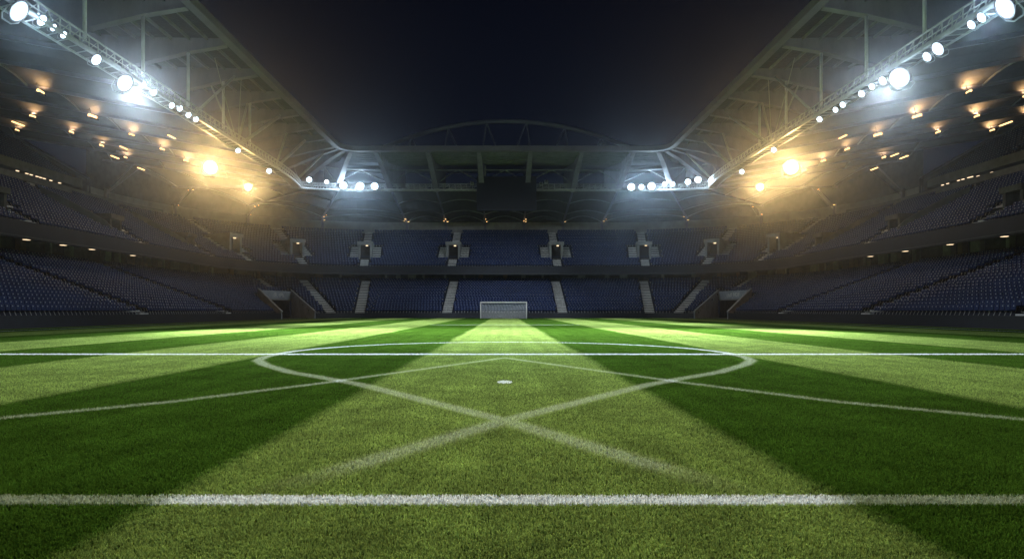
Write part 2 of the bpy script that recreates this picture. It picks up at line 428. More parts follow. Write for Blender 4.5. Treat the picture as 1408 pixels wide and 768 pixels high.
def make_stand(u0, u1, label, side):
    st = empty('grandstand', (*pt(.5 * (u0 + u1), 10)[:2], 0))
    tag(st, label, 'grandstand')
    off = Vector(st.location)
    def fin(): 
        for c in st.children: c.location = -off
    us = samples(u0, u1, 3., .45)
    sk = lambda x, y, u: in_tunnel(x, y)
    sweep(MB(), tier_profile(LROWS, LD, .0), us, skip=sk).build('lower_tier', 'tread', st)
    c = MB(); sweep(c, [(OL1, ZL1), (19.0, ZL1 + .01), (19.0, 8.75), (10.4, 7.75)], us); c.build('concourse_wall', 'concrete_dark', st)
    sweep(MB(), [(10.38, 7.5), (10.0, 7.5), (10.0, 9.0), (10.12, 9.0), (10.38, 8.95)], us).build('tier_fascia', 'navy_paint', st)
    sweep(MB(), [(9.97, 7.62), (9.97, 7.70)], us).build('fascia_strip', 'steel_dark', st)
    prof = tier_profile(UROWS, UD, 8.8)
    sweep(MB(), prof, us).build('upper_tier', 'tread', st)
    if side:
        uend = uY(BOX_Y); ua, ub = (u0, uend) if u0 < 0 else (UT - uend, u1)
        ut = uY(SIDE_END); ta, tb = (u0, ut) if u0 < 0 else (UT - ut, u1)
        s_us = samples(ta, tb, 3., .5)
        whole = samples(u0, u1, 3., .6)
        sweep(MB(), [(26.6, 16.55), (26.4, 16.55), (26.4, 17.75), (27.3, 17.75)], whole).build('balcony_band', 'band_paint', st)
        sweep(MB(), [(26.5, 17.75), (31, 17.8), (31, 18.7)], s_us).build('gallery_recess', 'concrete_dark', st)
        sweep(MB(), [(31, 18.62), (28.0, 18.62), (28.0, 19.75), (28.3, 19.75)], s_us).build('parapet_band', 'band_paint', st)
        sweep(MB(), tier_profile(TROWS, TD, 19.2), s_us).build('top_tier', 'tread', st)
        sweep(MB(), [(37.9, 25.2), (38.3, 25.2), (38.3, 29.)], s_us).build('rear_wall', 'concrete_dark', st)
        # end screen of the top tier: framed dark panels
        ue = ut if u0 < 0 else UT - ut
        fr = frame(ue); e = MB(); sg = 1 if u0 < 0 else -1
        e.hexa([fr(sg * .1, 27.0, 17.75), fr(sg * .3, 27.0, 17.75), fr(sg * .3, 38.3, 17.75), fr(sg * .1, 38.3, 17.75),
                fr(sg * .1, 27.0, 19.9), fr(sg * .3, 27.0, 19.9), fr(sg * .3, 38.3, 26.), fr(sg * .1, 38.3, 26.)])
        e.build('end_wall', 'concrete_dark', st)
        e = MB(); e.tube([fr(sg * .2, 27.2, 20.), fr(sg * .2, 38., 26.2)], .22, 4); e.build('end_rail', 'girder_paint', st)
        # glazed boxes under the balcony band
        y = 30.
        while y < BOX_Y - 5:
            ub_ = uY(y) if u0 < 0 else UT - uY(y); fr = frame(ub_)
            w = MB(); w.fbox(fr, -2.5, 2.5, 24.9, 25.0, 14.9, 16.45); wo = w.build('box_window', 'glass_dark', st)
            for q in (-2.5, 0):
                w = MB(); w.fbox(fr, q - .09, q + .09, 24.8, 24.895, 14.7, 16.5); w.build('mullion', 'concrete', wo)
            if int(y / 5) % 3 == 1: w = MB(); w.fbox(fr, 1.2, 2.4, 24.75, 24.893, 14.8, 16.5); w.build('blind', 'concrete', wo)
            y += 5.
        bx = MB(); sweep(bx, [(24.9, 14.6), (24.9, 14.88), (25.02, 14.88)], samples(ua, ub, 4., 1)); sweep(bx, [(26.4, 16.55), (24.7, 16.55), (24.7, 16.48), (26.4, 16.48)], samples(ua, ub, 4., 1))
        bx.build('box_sill', 'concrete_dark', st)
    whole = samples(u0, u1, 3., .6)
    def dark(u):
        return [(27.45, 17.0), (27.45, ceil_z(u, 27.3) + .6)]
    if side:
        a, b = (uY(SIDE_END), u1) if u0 < 0 else (u0, UT - uY(SIDE_END))
    else: a, b = u0, u1
    whole2 = samples(a, b, 3., .6)
    sweep(MB(), [(26.6, 16.2), (27.2, 16.2), (27.2, 18.9), (27.44, 18.95)], whole2).build('wall_band', 'concrete_pale', st)
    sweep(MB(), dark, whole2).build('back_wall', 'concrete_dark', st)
    # pillars of the concourse, unevenly spaced
    rr = random.Random(int(abs(u0) * 10) + 3); u = u0 + 1.5
    while u < u1 - 1:
        if not any(abs(u - a_) < 1.3 for a_ in LOWER_AISLES):
            p = MB(); hw = rr.choice((.18, .25, .4, .7)); p.fbox(frame(u), -hw, hw, 17.9, 18.5, ZL1 + .011, 8.62)
            p.build('pillar', rr.choice(('concrete_pale', 'concrete', 'wood_warm', 'concrete')), st)
        u += rr.uniform(2.2, 5.0)
    for a_ in LOWER_AISLES:
        if u0 <= a_ < u1: stair_mesh(a_, LROWS, LD, 0., 17.1, .78).build('aisle_stair', 'concrete_step', st)
    for a_ in HIGH_AISLES:
        if u0 <= a_ < u1: stair_mesh(a_, LROWS, LD, 11.2, 17.1, .78).build('aisle_stair', 'concrete_step', st)
    for a_ in UPPER_AISLES:
        if u0 <= a_ < u1:
            stair_mesh(a_, UROWS, UD, 10.5, 13.9, .72).build('aisle_stair', 'concrete_step', st)
            stair_mesh(a_, UROWS, UD, 19.3, 26.3, .72).build('aisle_stair', 'concrete_step', st)
            vomitory(st, a_, side)
            if side:      # curved solid balustrade beside the stair on the long sides
                bal = MB(); fr = frame(a_); r = (ZU1 - ZU0) / (NU - 1)
                pts = [(13.2, .55), (14.0, .95), (16, 1.1), (19, 1.15), (21.5, 1.0)]
                sg = 1 if u0 < 0 else -1
                for (o, h), (o2, h2) in zip(pts[:-1], pts[1:]):
                    zz = lambda q: ZU0 + (q - OU0) / UD * r
                    bal.hexa([fr(-2.95 * sg, o, zz(o) - .3), fr(-2.8 * sg, o, zz(o) - .3), fr(-2.8 * sg, o2, zz(o2) - .3), fr(-2.95 * sg, o2, zz(o2) - .3),
                              fr(-2.95 * sg, o, zz(o) + h), fr(-2.8 * sg, o, zz(o) + h), fr(-2.8 * sg, o2, zz(o2) + h2), fr(-2.95 * sg, o2, zz(o2) + h2)])
                bal.build('balustrade', 'band_paint', st)
    fin()
    for c in st.children: pass
    return st
# ceiling heights (used by walls, ceiling, lamps)
def o_in(u): return -3.5 + 10.5 * wfar(u)
def z_cat(u): return 18.7 + 3.1 * wfar(u)
def ceil_z(u, o):
    w = wfar(u); a, za = o_in(u), z_cat(u) + .35
    zo = 24.8 * (1 - w) + 18.95 * w
    return za + (zo - za) * (o - a) / (27.3 - a)

make_stand(uY(Y_NEAR), L_END, 'dark three-tier grandstand of blue seats along the left touchline', True)
make_stand(L_END, R_END, 'two-tier grandstand curving behind the goal with pale stairs and doorways', False)
make_stand(R_END, UT - uY(Y_NEAR), 'dark three-tier grandstand of blue seats along the right touchline', True)

# barriers round the pitch
def barrier(u0, u1, label):
    us = samples(u0, u1, 3., .5); mb = MB()
    sweep(mb, [(-.06, 0), (-.06, .86), (.16, .86), (.16, 0)], us); o = mb.build('perimeter_barrier', 'barrier_navy')
    tag(o, label, 'barrier', 'dark barriers round the pitch')
barrier(uY(Y_NEAR), uY(97.8), 'long dark navy pitch barrier below the left stand')
barrier(uC(40), UT - uC(40), 'dark navy pitch barrier behind the white goal')
barrier(UT - uY(97.8), UT - uY(Y_NEAR), 'long dark navy pitch barrier below the right stand')

# tunnels
def tunnel(sg, label):
    t = empty('players_tunnel', (sg * 31, 102, 0)); tag(t, label, 'tunnel', 'corner tunnels onto the pitch')
    def P(a, tt, z):   # a across 0..1, tt along the axis
        x = L0[0] + a * (RT[0] - L0[0]) + tt * D[0]; y = L0[1] + a * (RT[1] - L0[1]) + tt * D[1]
        return (-sg * x, y, z) if sg > 0 else (x, y, z)
    ww = .035
    def wall(a0, a1, name, mats):
        mb = MB()
        mb.hexa([P(a0, -.2, 0), P(a1, -.2, 0), P(a1, 10.4, 0), P(a0, 10.4, 0), P(a0, -.2, 1.0), P(a1, -.2, 1.0), P(a1, 10.4, 4.55), P(a0, 10.4, 4.55)])
        o = mb.build(name, mats, t)
        cp = MB(); e = .012
        cp.hexa([P(a0 - e, -.28, 1.003), P(a1 + e, -.28, 1.003), P(a1 + e, 10.4, 4.553), P(a0 - e, 10.4, 4.553), P(a0 - e, -.28, 1.13), P(a1 + e, -.28, 1.13), P(a1 + e, 10.4, 4.68), P(a0 - e, 10.4, 4.68)])
        cp.build('coping', 'concrete_pale', o)
    wall(-ww, 0, 'side_wall', 'tunnel_concrete'); wall(1, 1 + ww, 'side_wall', 'tunnel_concrete')
    b = MB(); b.hexa([P(0.002, 10.0, 3.0), P(.998, 10.0, 3.0), P(.998, 10.7, 3.0), P(.002, 10.7, 3.0), P(.002, 10.0, 4.4), P(.998, 10.0, 4.4), P(.998, 10.7, 4.4), P(.002, 10.7, 4.4)])
    lb = b.build('lintel', 'tunnel_concrete', t)
    b = MB(); b.hexa([P(0.004, 9.93, 2.9), P(.996, 9.93, 2.9), P(.996, 10.66, 2.9), P(.004, 10.66, 2.9), P(.004, 9.93, 3.12), P(.996, 9.93, 3.12), P(.996, 9.99, 3.12), P(.004, 9.99, 3.12)])
    b.build('lintel_edge', 'concrete_pale', t)
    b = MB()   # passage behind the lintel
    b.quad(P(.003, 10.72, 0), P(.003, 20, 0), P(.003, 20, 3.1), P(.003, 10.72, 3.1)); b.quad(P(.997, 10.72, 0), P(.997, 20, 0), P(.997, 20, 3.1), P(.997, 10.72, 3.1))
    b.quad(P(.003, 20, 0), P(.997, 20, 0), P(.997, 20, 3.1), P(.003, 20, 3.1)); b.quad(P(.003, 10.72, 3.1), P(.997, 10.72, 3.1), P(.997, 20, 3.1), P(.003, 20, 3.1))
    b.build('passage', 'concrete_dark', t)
    b = MB(); b.hexa([P(1 + ww + .003, -.1, 0), P(1.2, -.1, 0), P(1.2, .5, 0), P(1 + ww + .003, .5, 0), P(1 + ww + .003, -.1, .95), P(1.2, -.1, .9), P(1.2, .5, .9), P(1 + ww + .003, .5, .95)])
    b.build('gate_panel', 'steel_grey', t)
    # worn lettering on the lintel
    fc = bpy.data.curves.new('txt', 'FONT'); fc.body = 'dR. dPb.' if sg < 0 else 'ctdf HDF'; fc.size = .95; fc.extrude = .012; fc.align_x = 'CENTER'; fc.align_y = 'CENTER'
    fo = bpy.data.objects.new('txt', fc); COL.objects.link(fo); bpy.context.view_layer.update()
    me = bpy.data.meshes.new_from_object(fo.evaluated_get(bpy.context.evaluated_depsgraph_get())); bpy.data.objects.remove(fo)
    lo = bpy.data.objects.new('lettering', me); me.materials.clear(); me.materials.append(MATS['lettering']); COL.objects.link(lo)
    c0 = Vector(P(.58 if sg < 0 else .5, 9.985, 3.72)); ax = (Vector(P(1, 0, 0)) - Vector(P(0, 0, 0))).normalized() * (1 if sg < 0 else -1)
    up = Vector((0, 0, 1)); nz = ax.cross(up)
    lo.matrix_world = Matrix(((ax.x, up.x, nz.x, c0.x), (ax.y, up.y, nz.y, c0.y), (ax.z, up.z, nz.z, c0.z), (0, 0, 0, 1)))
    for c in t.children: c.location = -t.location
    lo.parent = t; lo.matrix_parent_inverse = Matrix.Translation(-t.location)
tunnel(-1, 'grey concrete tunnel entrance with sloping walls at the far left corner')
tunnel(1, 'grey concrete tunnel entrance with sloping walls at the far right corner')

# ------------------------------------------------------------------ seats
def seat_template(fine=False):
    """one tip-up seat: curved back shell, raised pan, small pale mark; x along the row, y backwards, z up; faces are quads"""
    V, Fq, mi = [], [], []
    def slab(grid_f, grid_b, n, m):
        k = len(V); V.extend(grid_f); V.extend(grid_b); q = n * m
        for i in range(n - 1):
            for j in range(m - 1):
                a = k + i * m + j; Fq.append((a, a + m, a + m + 1, a + 1)); mi.append(0)
                b = a + q; Fq.append((b, b + 1, b + m + 1, b + m)); mi.append(0)
        def edge(seq):
            for a, b in zip(seq[:-1], seq[1:]): Fq.append((k + a, k + b, k + b + q, k + a + q)); mi.append(0)
        edge([j for j in range(m)]); edge([(n - 1) * m + j for j in range(m)][::-1])
        edge([i * m for i in range(n)][::-1]); edge([i * m + m - 1 for i in range(n)])
    cols = (-.21, -.08, .08, .21) if not fine else (-.215, -.17, -.09, 0, .09, .17, .215)
    zs = (.40, .62, .80) if not fine else (.38, .5, .62, .74, .79, .82)
    def back(xx, zz):
        lift = (.02 if abs(xx) > .2 and zz > .78 else 0)
        return .42 + (zz - .4) * .16 - .5 * xx * xx * 1.0, zz - lift
    gf = []; gb = []
    for xx in cols:
        for zz in zs:
            yy, z2 = back(xx, zz); gf.append((xx, yy, z2)); gb.append((xx, yy + .03, z2))
    slab(gf, gb, len(cols), len(zs))
    gf = []; gb = []
    for xx in (-.19, 0., .19):
        for (yy, zz) in ((.02, .45), (.2, .43), (.38, .41)):
            d = .018 if xx == 0 else 0
            gf.append((xx, yy, zz - d)); gb.append((xx, yy, zz - d - .045))
    slab(gf, gb, 3, 3)
    k = len(V)   # leg bracket
    V.extend([(-.04, .2, .0), (.04, .2, .0), (.04, .36, .38), (-.04, .36, .38)]); Fq.append((k, k + 1, k + 2, k + 3)); mi.append(2)
    k = len(V)   # small pale quad near the top of the back
    yy, _ = back(.0, .71); V.extend([(-.055, yy - .012, .66), (.055, yy - .012, .66), (.055, yy - .001, .735), (-.055, yy - .001, .735)]); Fq.append((k, k + 1, k + 2, k + 3)); mi.append(1)
    return np.array(V), np.array(Fq), np.array(mi)
def aisle_blocked(p, aisles, half, o):
    for a_, of, ot in aisles:
        if not of <= o <= ot: continue
        bp_, n, t = base(a_)
        rel = (p[0] - bp_[0], p[1] - bp_[1])
        if rel[0] * n[0] + rel[1] * n[1] < 0: continue
        if abs(rel[0] * t[0] + rel[1] * t[1]) < half: return True
    return False
SEATS = []      # (x, y, z, nx, ny, tier, row)
def place(rws, d, us0, us1, aisles, tier, gap=None):
    for k, (o, z) in enumerate(rws):
        u = us0
        while u < us1:
            m = min(u, UT - u); inc = .5
            if 0 < m < A: inc = .5 * RR / (R0 + o)
            p, n, t = base(u); x, y = p[0] + n[0] * (o + .18), p[1] + n[1] * (o + .18)
            uu = u; u += inc
            if abs(x) > y * .80 + 2: continue
            if tier == 0 and in_tunnel(x, y, 11.0, .09): continue
            if aisle_blocked((x, y), aisles, 1.05, o): continue
            if gap and gap(uu, o, x, y): continue
            SEATS.append((x, y, z + .02, n[0], n[1], tier, k))
la = [(a_, 0, 99) for a_ in LOWER_AISLES] + [(a_, 11, 99) for a_ in HIGH_AISLES]
ua = [(a_, 0, 99) for a_ in UPPER_AISLES]
def vgap(u, o, x, y):
    if 13.6 < o < 19.1:
        for a_ in UPPER_AISLES:
            bp_, n, t = base(a_); rel = (x - bp_[0], y - bp_[1])
            if rel[0] * n[0] + rel[1] * n[1] > 0 and abs(rel[0] * t[0] + rel[1] * t[1]) < 3.05: return True
    m = min(u, UT - u)
    return o > 24.2 and m < uY(BOX_Y)
place(LROWS, LD, uY(38), UT - uY(38), la, 0)
place(UROWS, UD, uY(50), UT - uY(50), ua, 1, vgap)
place(TROWS, TD, uY(62), uY(SIDE_END) - .5, [(uY(y), 0, 99) for y in (70, 82)], 2)
place(TROWS, TD, UT - uY(SIDE_END) + .5, UT - uY(62), [(UT - uY(y), 0, 99) for y in (70, 82)], 2)
S = np.array(SEATS)
px = 694 + F939 * S[:, 0] / S[:, 1]
dist = np.hypot(S[:, 0], S[:, 1])
cand = np.where((S[:, 5] == 0) & (px > 3) & (px < 1405) & (S[:, 6] > -1))[0]
lefts = [i for i in cand if S[i, 0] < 0]; rights = [i for i in cand if S[i, 0] > 0]
pick = sorted(lefts, key=lambda i: dist[i])[:145] + sorted(rights, key=lambda i: dist[i])[:145]
single = np.zeros(len(S), bool); single[pick] = True
tV, tF, tM = seat_template()
def seat_mass(sel):
    Q = S[sel]; n = len(Q); k = len(tV)
    jit = RNG.normal(0, .015, (n, 3))
    tx, ty = Q[:, 4], -Q[:, 3]                                   # along the row
    base_ = Q[:, :3] + jit * np.array([1, 1, .3])
    V = base_[:, None, :] + tV[None, :, 0, None] * np.stack([tx, ty, 0 * tx], 1)[:, None, :] + tV[None, :, 1, None] * np.stack([Q[:, 3], Q[:, 4], 0 * tx], 1)[:, None, :] + tV[None, :, 2, None] * np.array([0, 0, 1.])
    Fc = (np.arange(n)[:, None, None] * k + tF[None]).reshape(-1, 4)
    return V.reshape(-1, 3), Fc, np.tile(tM, n)
V, Fc, M = seat_mass(~single)
o = np_mesh('stadium_seats', V, Fc, ['seat_blue', 'seat_mark', 'steel_grey'], M)
tag(o, 'rows of blue stadium seats filling the tiers all round the pitch', 'seats', kind='stuff')
fV, fF, fM = seat_template(True)
proto = None
for i in pick:
    x, y, z, nx, ny, tr, row = S[i]
    if proto is None:
        so = np_mesh('stadium_seat', fV, fF, ['seat_blue', 'seat_mark', 'steel_grey'], fM, smooth=False); proto = so
    else:
        so = proto.copy(); COL.objects.link(so)
    so.location = (x, y, z); so.rotation_euler = (0, 0, math.atan2(ny, nx) - PI / 2 + random.gauss(0, .02))
    sd = 'left' if x < 0 else 'right'
    rn = int(row)
    where = 'front row' if rn == 0 else ORD[rn] + ' row up'
    tag(so, f'blue plastic seat with pale mark, {where}, near end of {sd} lower stand', 'seat', f'nearest seats of the {sd} lower stand, {where}')

# ------------------------------------------------------------------ roof
BEAMS = [uY(y) for y in (39., 46.5, 54., 61.7, 69.4, 76.6, 83.4, 89.6, 95.2, 100.5)] + [uC(24), uC(46), uC(68)] + [uX(v) for v in (-19.5, -11.7, -3.9)]
BEAMS = BEAMS + [UT - b for b in BEAMS[::-1]]
roof = empty('stadium_roof', (0, 100, 22)); tag(roof, 'pale steel girder roof wrapping three sides of the stadium', 'roof')
RU0, RU1 = uY(30.), UT - uY(30.)
rus = samples(RU0, RU1, 3.5, .8)
DECK = [(-6.9, 25.75), (3, 25.9), (15, 27.6), (41, 31.5)]
sweep(MB(), DECK, rus).build('roof_deck', 'deck_sheet', roof)
mb = MB()
sweep(mb, [(-7.6, 25.15), (-6.9, 25.1), (-6.75, 25.9), (-7.5, 25.93)], rus, close=True); mb.build('edge_fascia', 'fascia_paint', roof, smooth=False)
for oo in (-5.2, -3.6, -2.0, -.4, 1.2, 2.8, 4.4, 6.0, 7.6, 9.2, 11.):
    zz = 25.72 + max(0, oo + 6.9) * .015 + (max(0, oo - 3) * .14)
    mb = MB(); sweep(mb, [(oo - .06, zz - .28), (oo + .06, zz - .28), (oo + .06, zz), (oo - .06, zz)], rus, close=True); mb.build('purlin', 'purlin', roof)
def girder(u):
    fr = frame(u); mb = MB()
    top = [(-6.85, 25.7), (-3, 25.74), (3, 25.86), (9, 26.7), (15, 27.5), (22, 28.6)]
    bot = [(-6.85, 25.1), (-3.5, 24.55), (1, 23.45), (6, 22.75), (12, 22.6), (22, 23.3)]
    m = wfar(u)
    bot = [(o, z - (.7 * m if 2 < o < 10 else 0)) for o, z in bot]
    hw = [.16, .2, .26, .3, .3, .3]
    for i in range(5):
        mb.hexa([fr(-hw[i], *bot[i]), fr(hw[i], *bot[i]), fr(hw[i + 1], *bot[i + 1]), fr(-hw[i + 1], *bot[i + 1]), fr(-hw[i], *top[i]), fr(hw[i], *top[i]), fr(hw[i + 1], *top[i + 1]), fr(-hw[i + 1], *top[i + 1])])
        fl = .16   # bottom flange standing proud of the web
        mb.hexa([fr(-hw[i] - fl, bot[i][0], bot[i][1] - .1), fr(hw[i] + fl, bot[i][0], bot[i][1] - .1), fr(hw[i + 1] + fl, bot[i + 1][0], bot[i + 1][1] - .1), fr(-hw[i + 1] - fl, bot[i + 1][0], bot[i + 1][1] - .1),
                 fr(-hw[i] - fl, bot[i][0], bot[i][1] + .003), fr(hw[i] + fl, bot[i][0], bot[i][1] + .003), fr(hw[i + 1] + fl, bot[i + 1][0], bot[i + 1][1] + .003), fr(-hw[i + 1] - fl, bot[i + 1][0], bot[i + 1][1] + .003)])
    g_ = mb.build('girder', 'girder_paint', roof)
    # seams of the girder plates
    sm = MB()
    for o_ in (-1.2, 4.): sm.fbox(fr, -.34, .34, o_ - .04, o_ + .04, 23.4 if o_ < 0 else 22.7, 25.7)
    return g_
for b in BEAMS: girder(b)
# hangers, struts
def hang(u, oc, r=.13, ztop=24.62):
    mb = MB(); mb.tube([pt(u, oc, z_cat(u) + .9), pt(u, oc, ztop)], r, 8); mb.build('hanger_post', 'mast_white', roof, smooth=True)
for b in BEAMS:
    m = min(b, UT - b)
    if m < uY(78): hang(b, o_in(b) + .1)
def strut(u_a, oa, za, u_b, ob, zb, r=.16):
    for s in (0, 1):
        f = (lambda u: u) if s == 0 else (lambda u: UT - u)
        mb = MB(); mb.tube([pt(f(u_a), oa, za), pt(f(u_b), ob, zb)], r, 6); mb.build('strut', 'steel_white', roof, smooth=True)
strut(uY(62.5), -3.3, 18.9, uY(69.3), -4.6, 24.9, .14)
strut(uY(73.5), -3.3, 18.9, uY(83.3), -4.6, 24.9, .2)
strut(uY(73.2), -3.3, 18.9, uY(69.6), -2.0, 24.3, .09)
strut(uY(73.3), -3.3, 18.9, uY(76.5), -3.2, 24.5, .12)
strut(uY(86.), -3.2, 19.2, uY(95.), -4.2, 24.8, .2)
strut(uY(85.8), -3.2, 19.2, uY(89.6), -3.4, 24.5, .12)
strut(uC(5), o_in(uC(5)), z_cat(uC(5)) + .9, uC(24), -4.6, 24.9, .16)
strut(uY(73.4), -3.3, 18.9, uY(65.), -4.4, 25.2, .04); strut(uY(73.4), -3.3, 18.9, uY(71.), -4.6, 25.2, .04)
# light V bracing between the end girders
for b0, b1 in zip(BEAMS[:-1], BEAMS[1:]):
    um = .5 * (b0 + b1)
    if min(um, UT - um) > uC(30):
        mb = MB()
        for bb in (b0, b1): mb.tube([pt(um, 3.8, 24.6), pt(.5 * (um + bb), 5.6, 23.9), pt(bb, 7.2, 22.9)], .08, 5)
        mb.tube([pt(b0, 3.9, 24.6), pt(b1, 3.9, 24.6)], .1, 5); mb.build('brace', 'steel_grey', roof)
# vaulted ceiling behind the gantry
def vault(u, fu, o, fo):
    s = math.sin(PI * fu)
    return ceil_z(u, o) + 1.7 * (s ** .85) * (.45 + .55 * abs(math.sin(PI * fo * 3)) ** .8) - .2
mb = MB(); arcs = MB()
for b0, b1 in zip(BEAMS[:-1], BEAMS[1:]):
    um = .5 * (b0 + b1); side_ = max(min(b0, UT - b0), min(b1, UT - b1)) <= uY(97)
    NA, NO = 8, 18
    grid = []
    for i in range(NA + 1):
        u = b0 + (b1 - b0) * i / NA; oi, oo = o_in(u) + .9, 27.4
        ext = 38.4 if side_ else 27.4
        row = []
        for j in range(NO + 1):
            fo = j / NO; o_ = oi + (ext - oi) * fo
            row.append(pt(u, o_, vault(u, i / NA, o_, fo)))
        grid.append(row)
    for i in range(NA):
        for j in range(NO): mb.quad(grid[i][j], grid[i + 1][j], grid[i + 1][j + 1], grid[i][j + 1])
    for j in (0, 6, 12, 17):
        pts = [Vector(grid[i][j]) - Vector((0, 0, .16)) for i in range(NA + 1)]
        arcs.tube(pts, .09, 5, cap=False)
mb.build('vault_ceiling', 'ceiling_fabric', roof); arcs.build('vault_rib', 'steel_grey', roof)
rb = MB()
for b in BEAMS:
    side_ = min(b, UT - b) <= uY(97)
    ext = 38.2 if side_ else 27.3; oi = o_in(b) + .9
    rb.tube([pt(b, oi + (ext - oi) * q / 6, ceil_z(b, oi + (ext - oi) * q / 6) - .3) for q in range(7)], .2, 4)
rb.build('rafter', 'girder_paint', roof)
# columns standing at the rear of the upper tier
for b in BEAMS:
    if min(b, UT - b) > uY(96):
        fr = frame(b); mb = MB()
        mb.fbox(fr, -.2, .2, 26.55, 26.95, 16.2, 19.1)
        mb.tube([fr(0, 26.7, 18.6), fr(0, 22.5, ceil_z(b, 22.5) - .1)], .13, 6)
        mb.tube([fr(-.35, 26.7, 18.2), fr(-.1, 21.0, ceil_z(b, 21) - .1)], .06, 5)
        mb.build('column', 'girder_paint', roof)
    else:
        fr = frame(b); mb = MB(); mb.fbox(fr, -.22, .22, 37.3, 37.8, 24.6, ceil_z(b, 38) + .2); mb.build('column', 'girder_paint', roof)
for c in roof.children: c.location = -Vector(roof.location)

# roof arch behind the end stand
arch = empty('roof_arch', (.3, 116, 26)); tag(arch, 'dark tubular arch with lattice struts rising above the far roof edge', 'arch')
AW, AZ0, AZ1 = 20.3, 29.1, 33.3
def az(x): return AZ0 + (AZ1 - AZ0) * (1 - (x / AW) ** 2)
mb = MB(); mb.tube([(x * AW / 24, 0, az(x * AW / 24) - 26) for x in range(-27, 28)], .36, 10); mb.build('arch_tube', 'arch_paint', arch, smooth=True)
for xx in (-16.2, -9.9, -3.4, 3.4, 9.9, 16.2):
    mb = MB(); top = (xx, 0, az(xx) - 26)
    for dd in (-1.2 if xx < 0 else -3.4, 3.4 if xx < 0 else 1.2): mb.tube([top, (xx + dd * (.75 if abs(xx) < 12 else .6), 0, .6)], .11, 6)
    mb.build('arch_strut', 'arch_paint', arch)

# ------------------------------------------------------------------ lighting gantry
def gantry(u0, u1, label):
    gt = empty('lighting_gantry', (*pt(.5 * (u0 + u1), 0)[:2], z_cat(.5 * (u0 + u1)))); tag(gt, label, 'gantry', 'lattice gantries carrying the floodlights')
    us = samples(u0, u1, 1.5, .9)
    P = lambda do, dz: (lambda u: [(o_in(u) + do - .05, z_cat(u) + dz - .05), (o_in(u) + do + .05, z_cat(u) + dz - .05), (o_in(u) + do + .05, z_cat(u) + dz + .05), (o_in(u) + do - .05, z_cat(u) + dz + .05)])
    def bar(do, dz, name, mat, k=1.):
        mb = MB(); q = .06 * k
        sweep(mb, lambda u: [(o_in(u) + do - q, z_cat(u) + dz - q), (o_in(u) + do + q, z_cat(u) + dz - q), (o_in(u) + do + q, z_cat(u) + dz + q), (o_in(u) + do - q, z_cat(u) + dz + q)], us, close=True)
        mb.build(name, mat, gt)
    bar(-.5, 0, 'chord', 'steel_white', 1.7); bar(.7, 0, 'chord', 'steel_white', 1.2); bar(-.5, .95, 'handrail', 'steel_white', .8); bar(.7, .95, 'handrail', 'steel_white', .8); bar(-.5, .5, 'handrail', 'steel_white', .5)
    mb = MB(); sweep(mb, lambda u: [(o_in(u) - .42, z_cat(u) + .03), (o_in(u) + .62, z_cat(u) + .03)], us); mb.build('walkway', 'steel_dark', gt)
    mb = MB(); u = u0
    while u < u1 - 1:
        oi, zc = o_in(u), z_cat(u); o2, z2 = o_in(u + 1), z_cat(u + 1)
        mb.tube([pt(u, oi - .5, zc), pt(u, oi - .5, zc + .95)], .05, 4); mb.tube([pt(u, oi - .5, zc + .05), pt(u + 1, o2 - .5, z2 + .92)], .03, 4)
        mb.tube([pt(u, oi + .7, zc), pt(u, oi + .7, zc + .95)], .04, 4); mb.tube([pt(u, oi - .5, zc), pt(u + .5, oi + .7, zc)], .04, 4)
        u += 1.0
    mb.build('lattice', 'steel_white', gt)
    for c in gt.children: c.location = -Vector(gt.location)
gantry(RU0, uC(20), 'white lattice gantry of floodlights along the left roof')
gantry(uC(20) + .05, UT - uC(20) - .05, 'curved lattice gantry under the far roof beside the scoreboard')
gantry(UT - uC(20), RU1, 'white lattice gantry of floodlights along the right roof')

# ------------------------------------------------------------------ floodlights
def ray(px_, py_, y): return Vector(((px_ - 694) / F939 * y, y, H + (427 - py_) / F939 * y))
def make_flood(mat):
    e = empty('floodlight')
    h = MB(); h.lathe([(0., .62), (.25, .60), (.42, .42), (.62, .12), (.98, -.04), (1.06, -.06), (1.06, -.12), (.99, -.12), (.98, -.05)], 20); h.build('housing', 'housing', e, smooth=True)
    l = MB(); l.lathe([(.97, -.05), (.8, -.14), (.45, -.2), (.0, -.22)], 20); l.build('lens', mat, e, smooth=True)
    y = MB(); y.tube([(-1.12, .1, 0), (-1.12, .2, -.9), (-.6, .3, -1.3), (.6, .3, -1.3), (1.12, .2, -.9), (1.12, .1, 0)], .07, 5); y.build('yoke', 'steel_grey', e)
    return e
FL = {'lamp_cool': make_flood('lamp_cool'), 'lamp_warm': make_flood('lamp_warm')}
used = set()
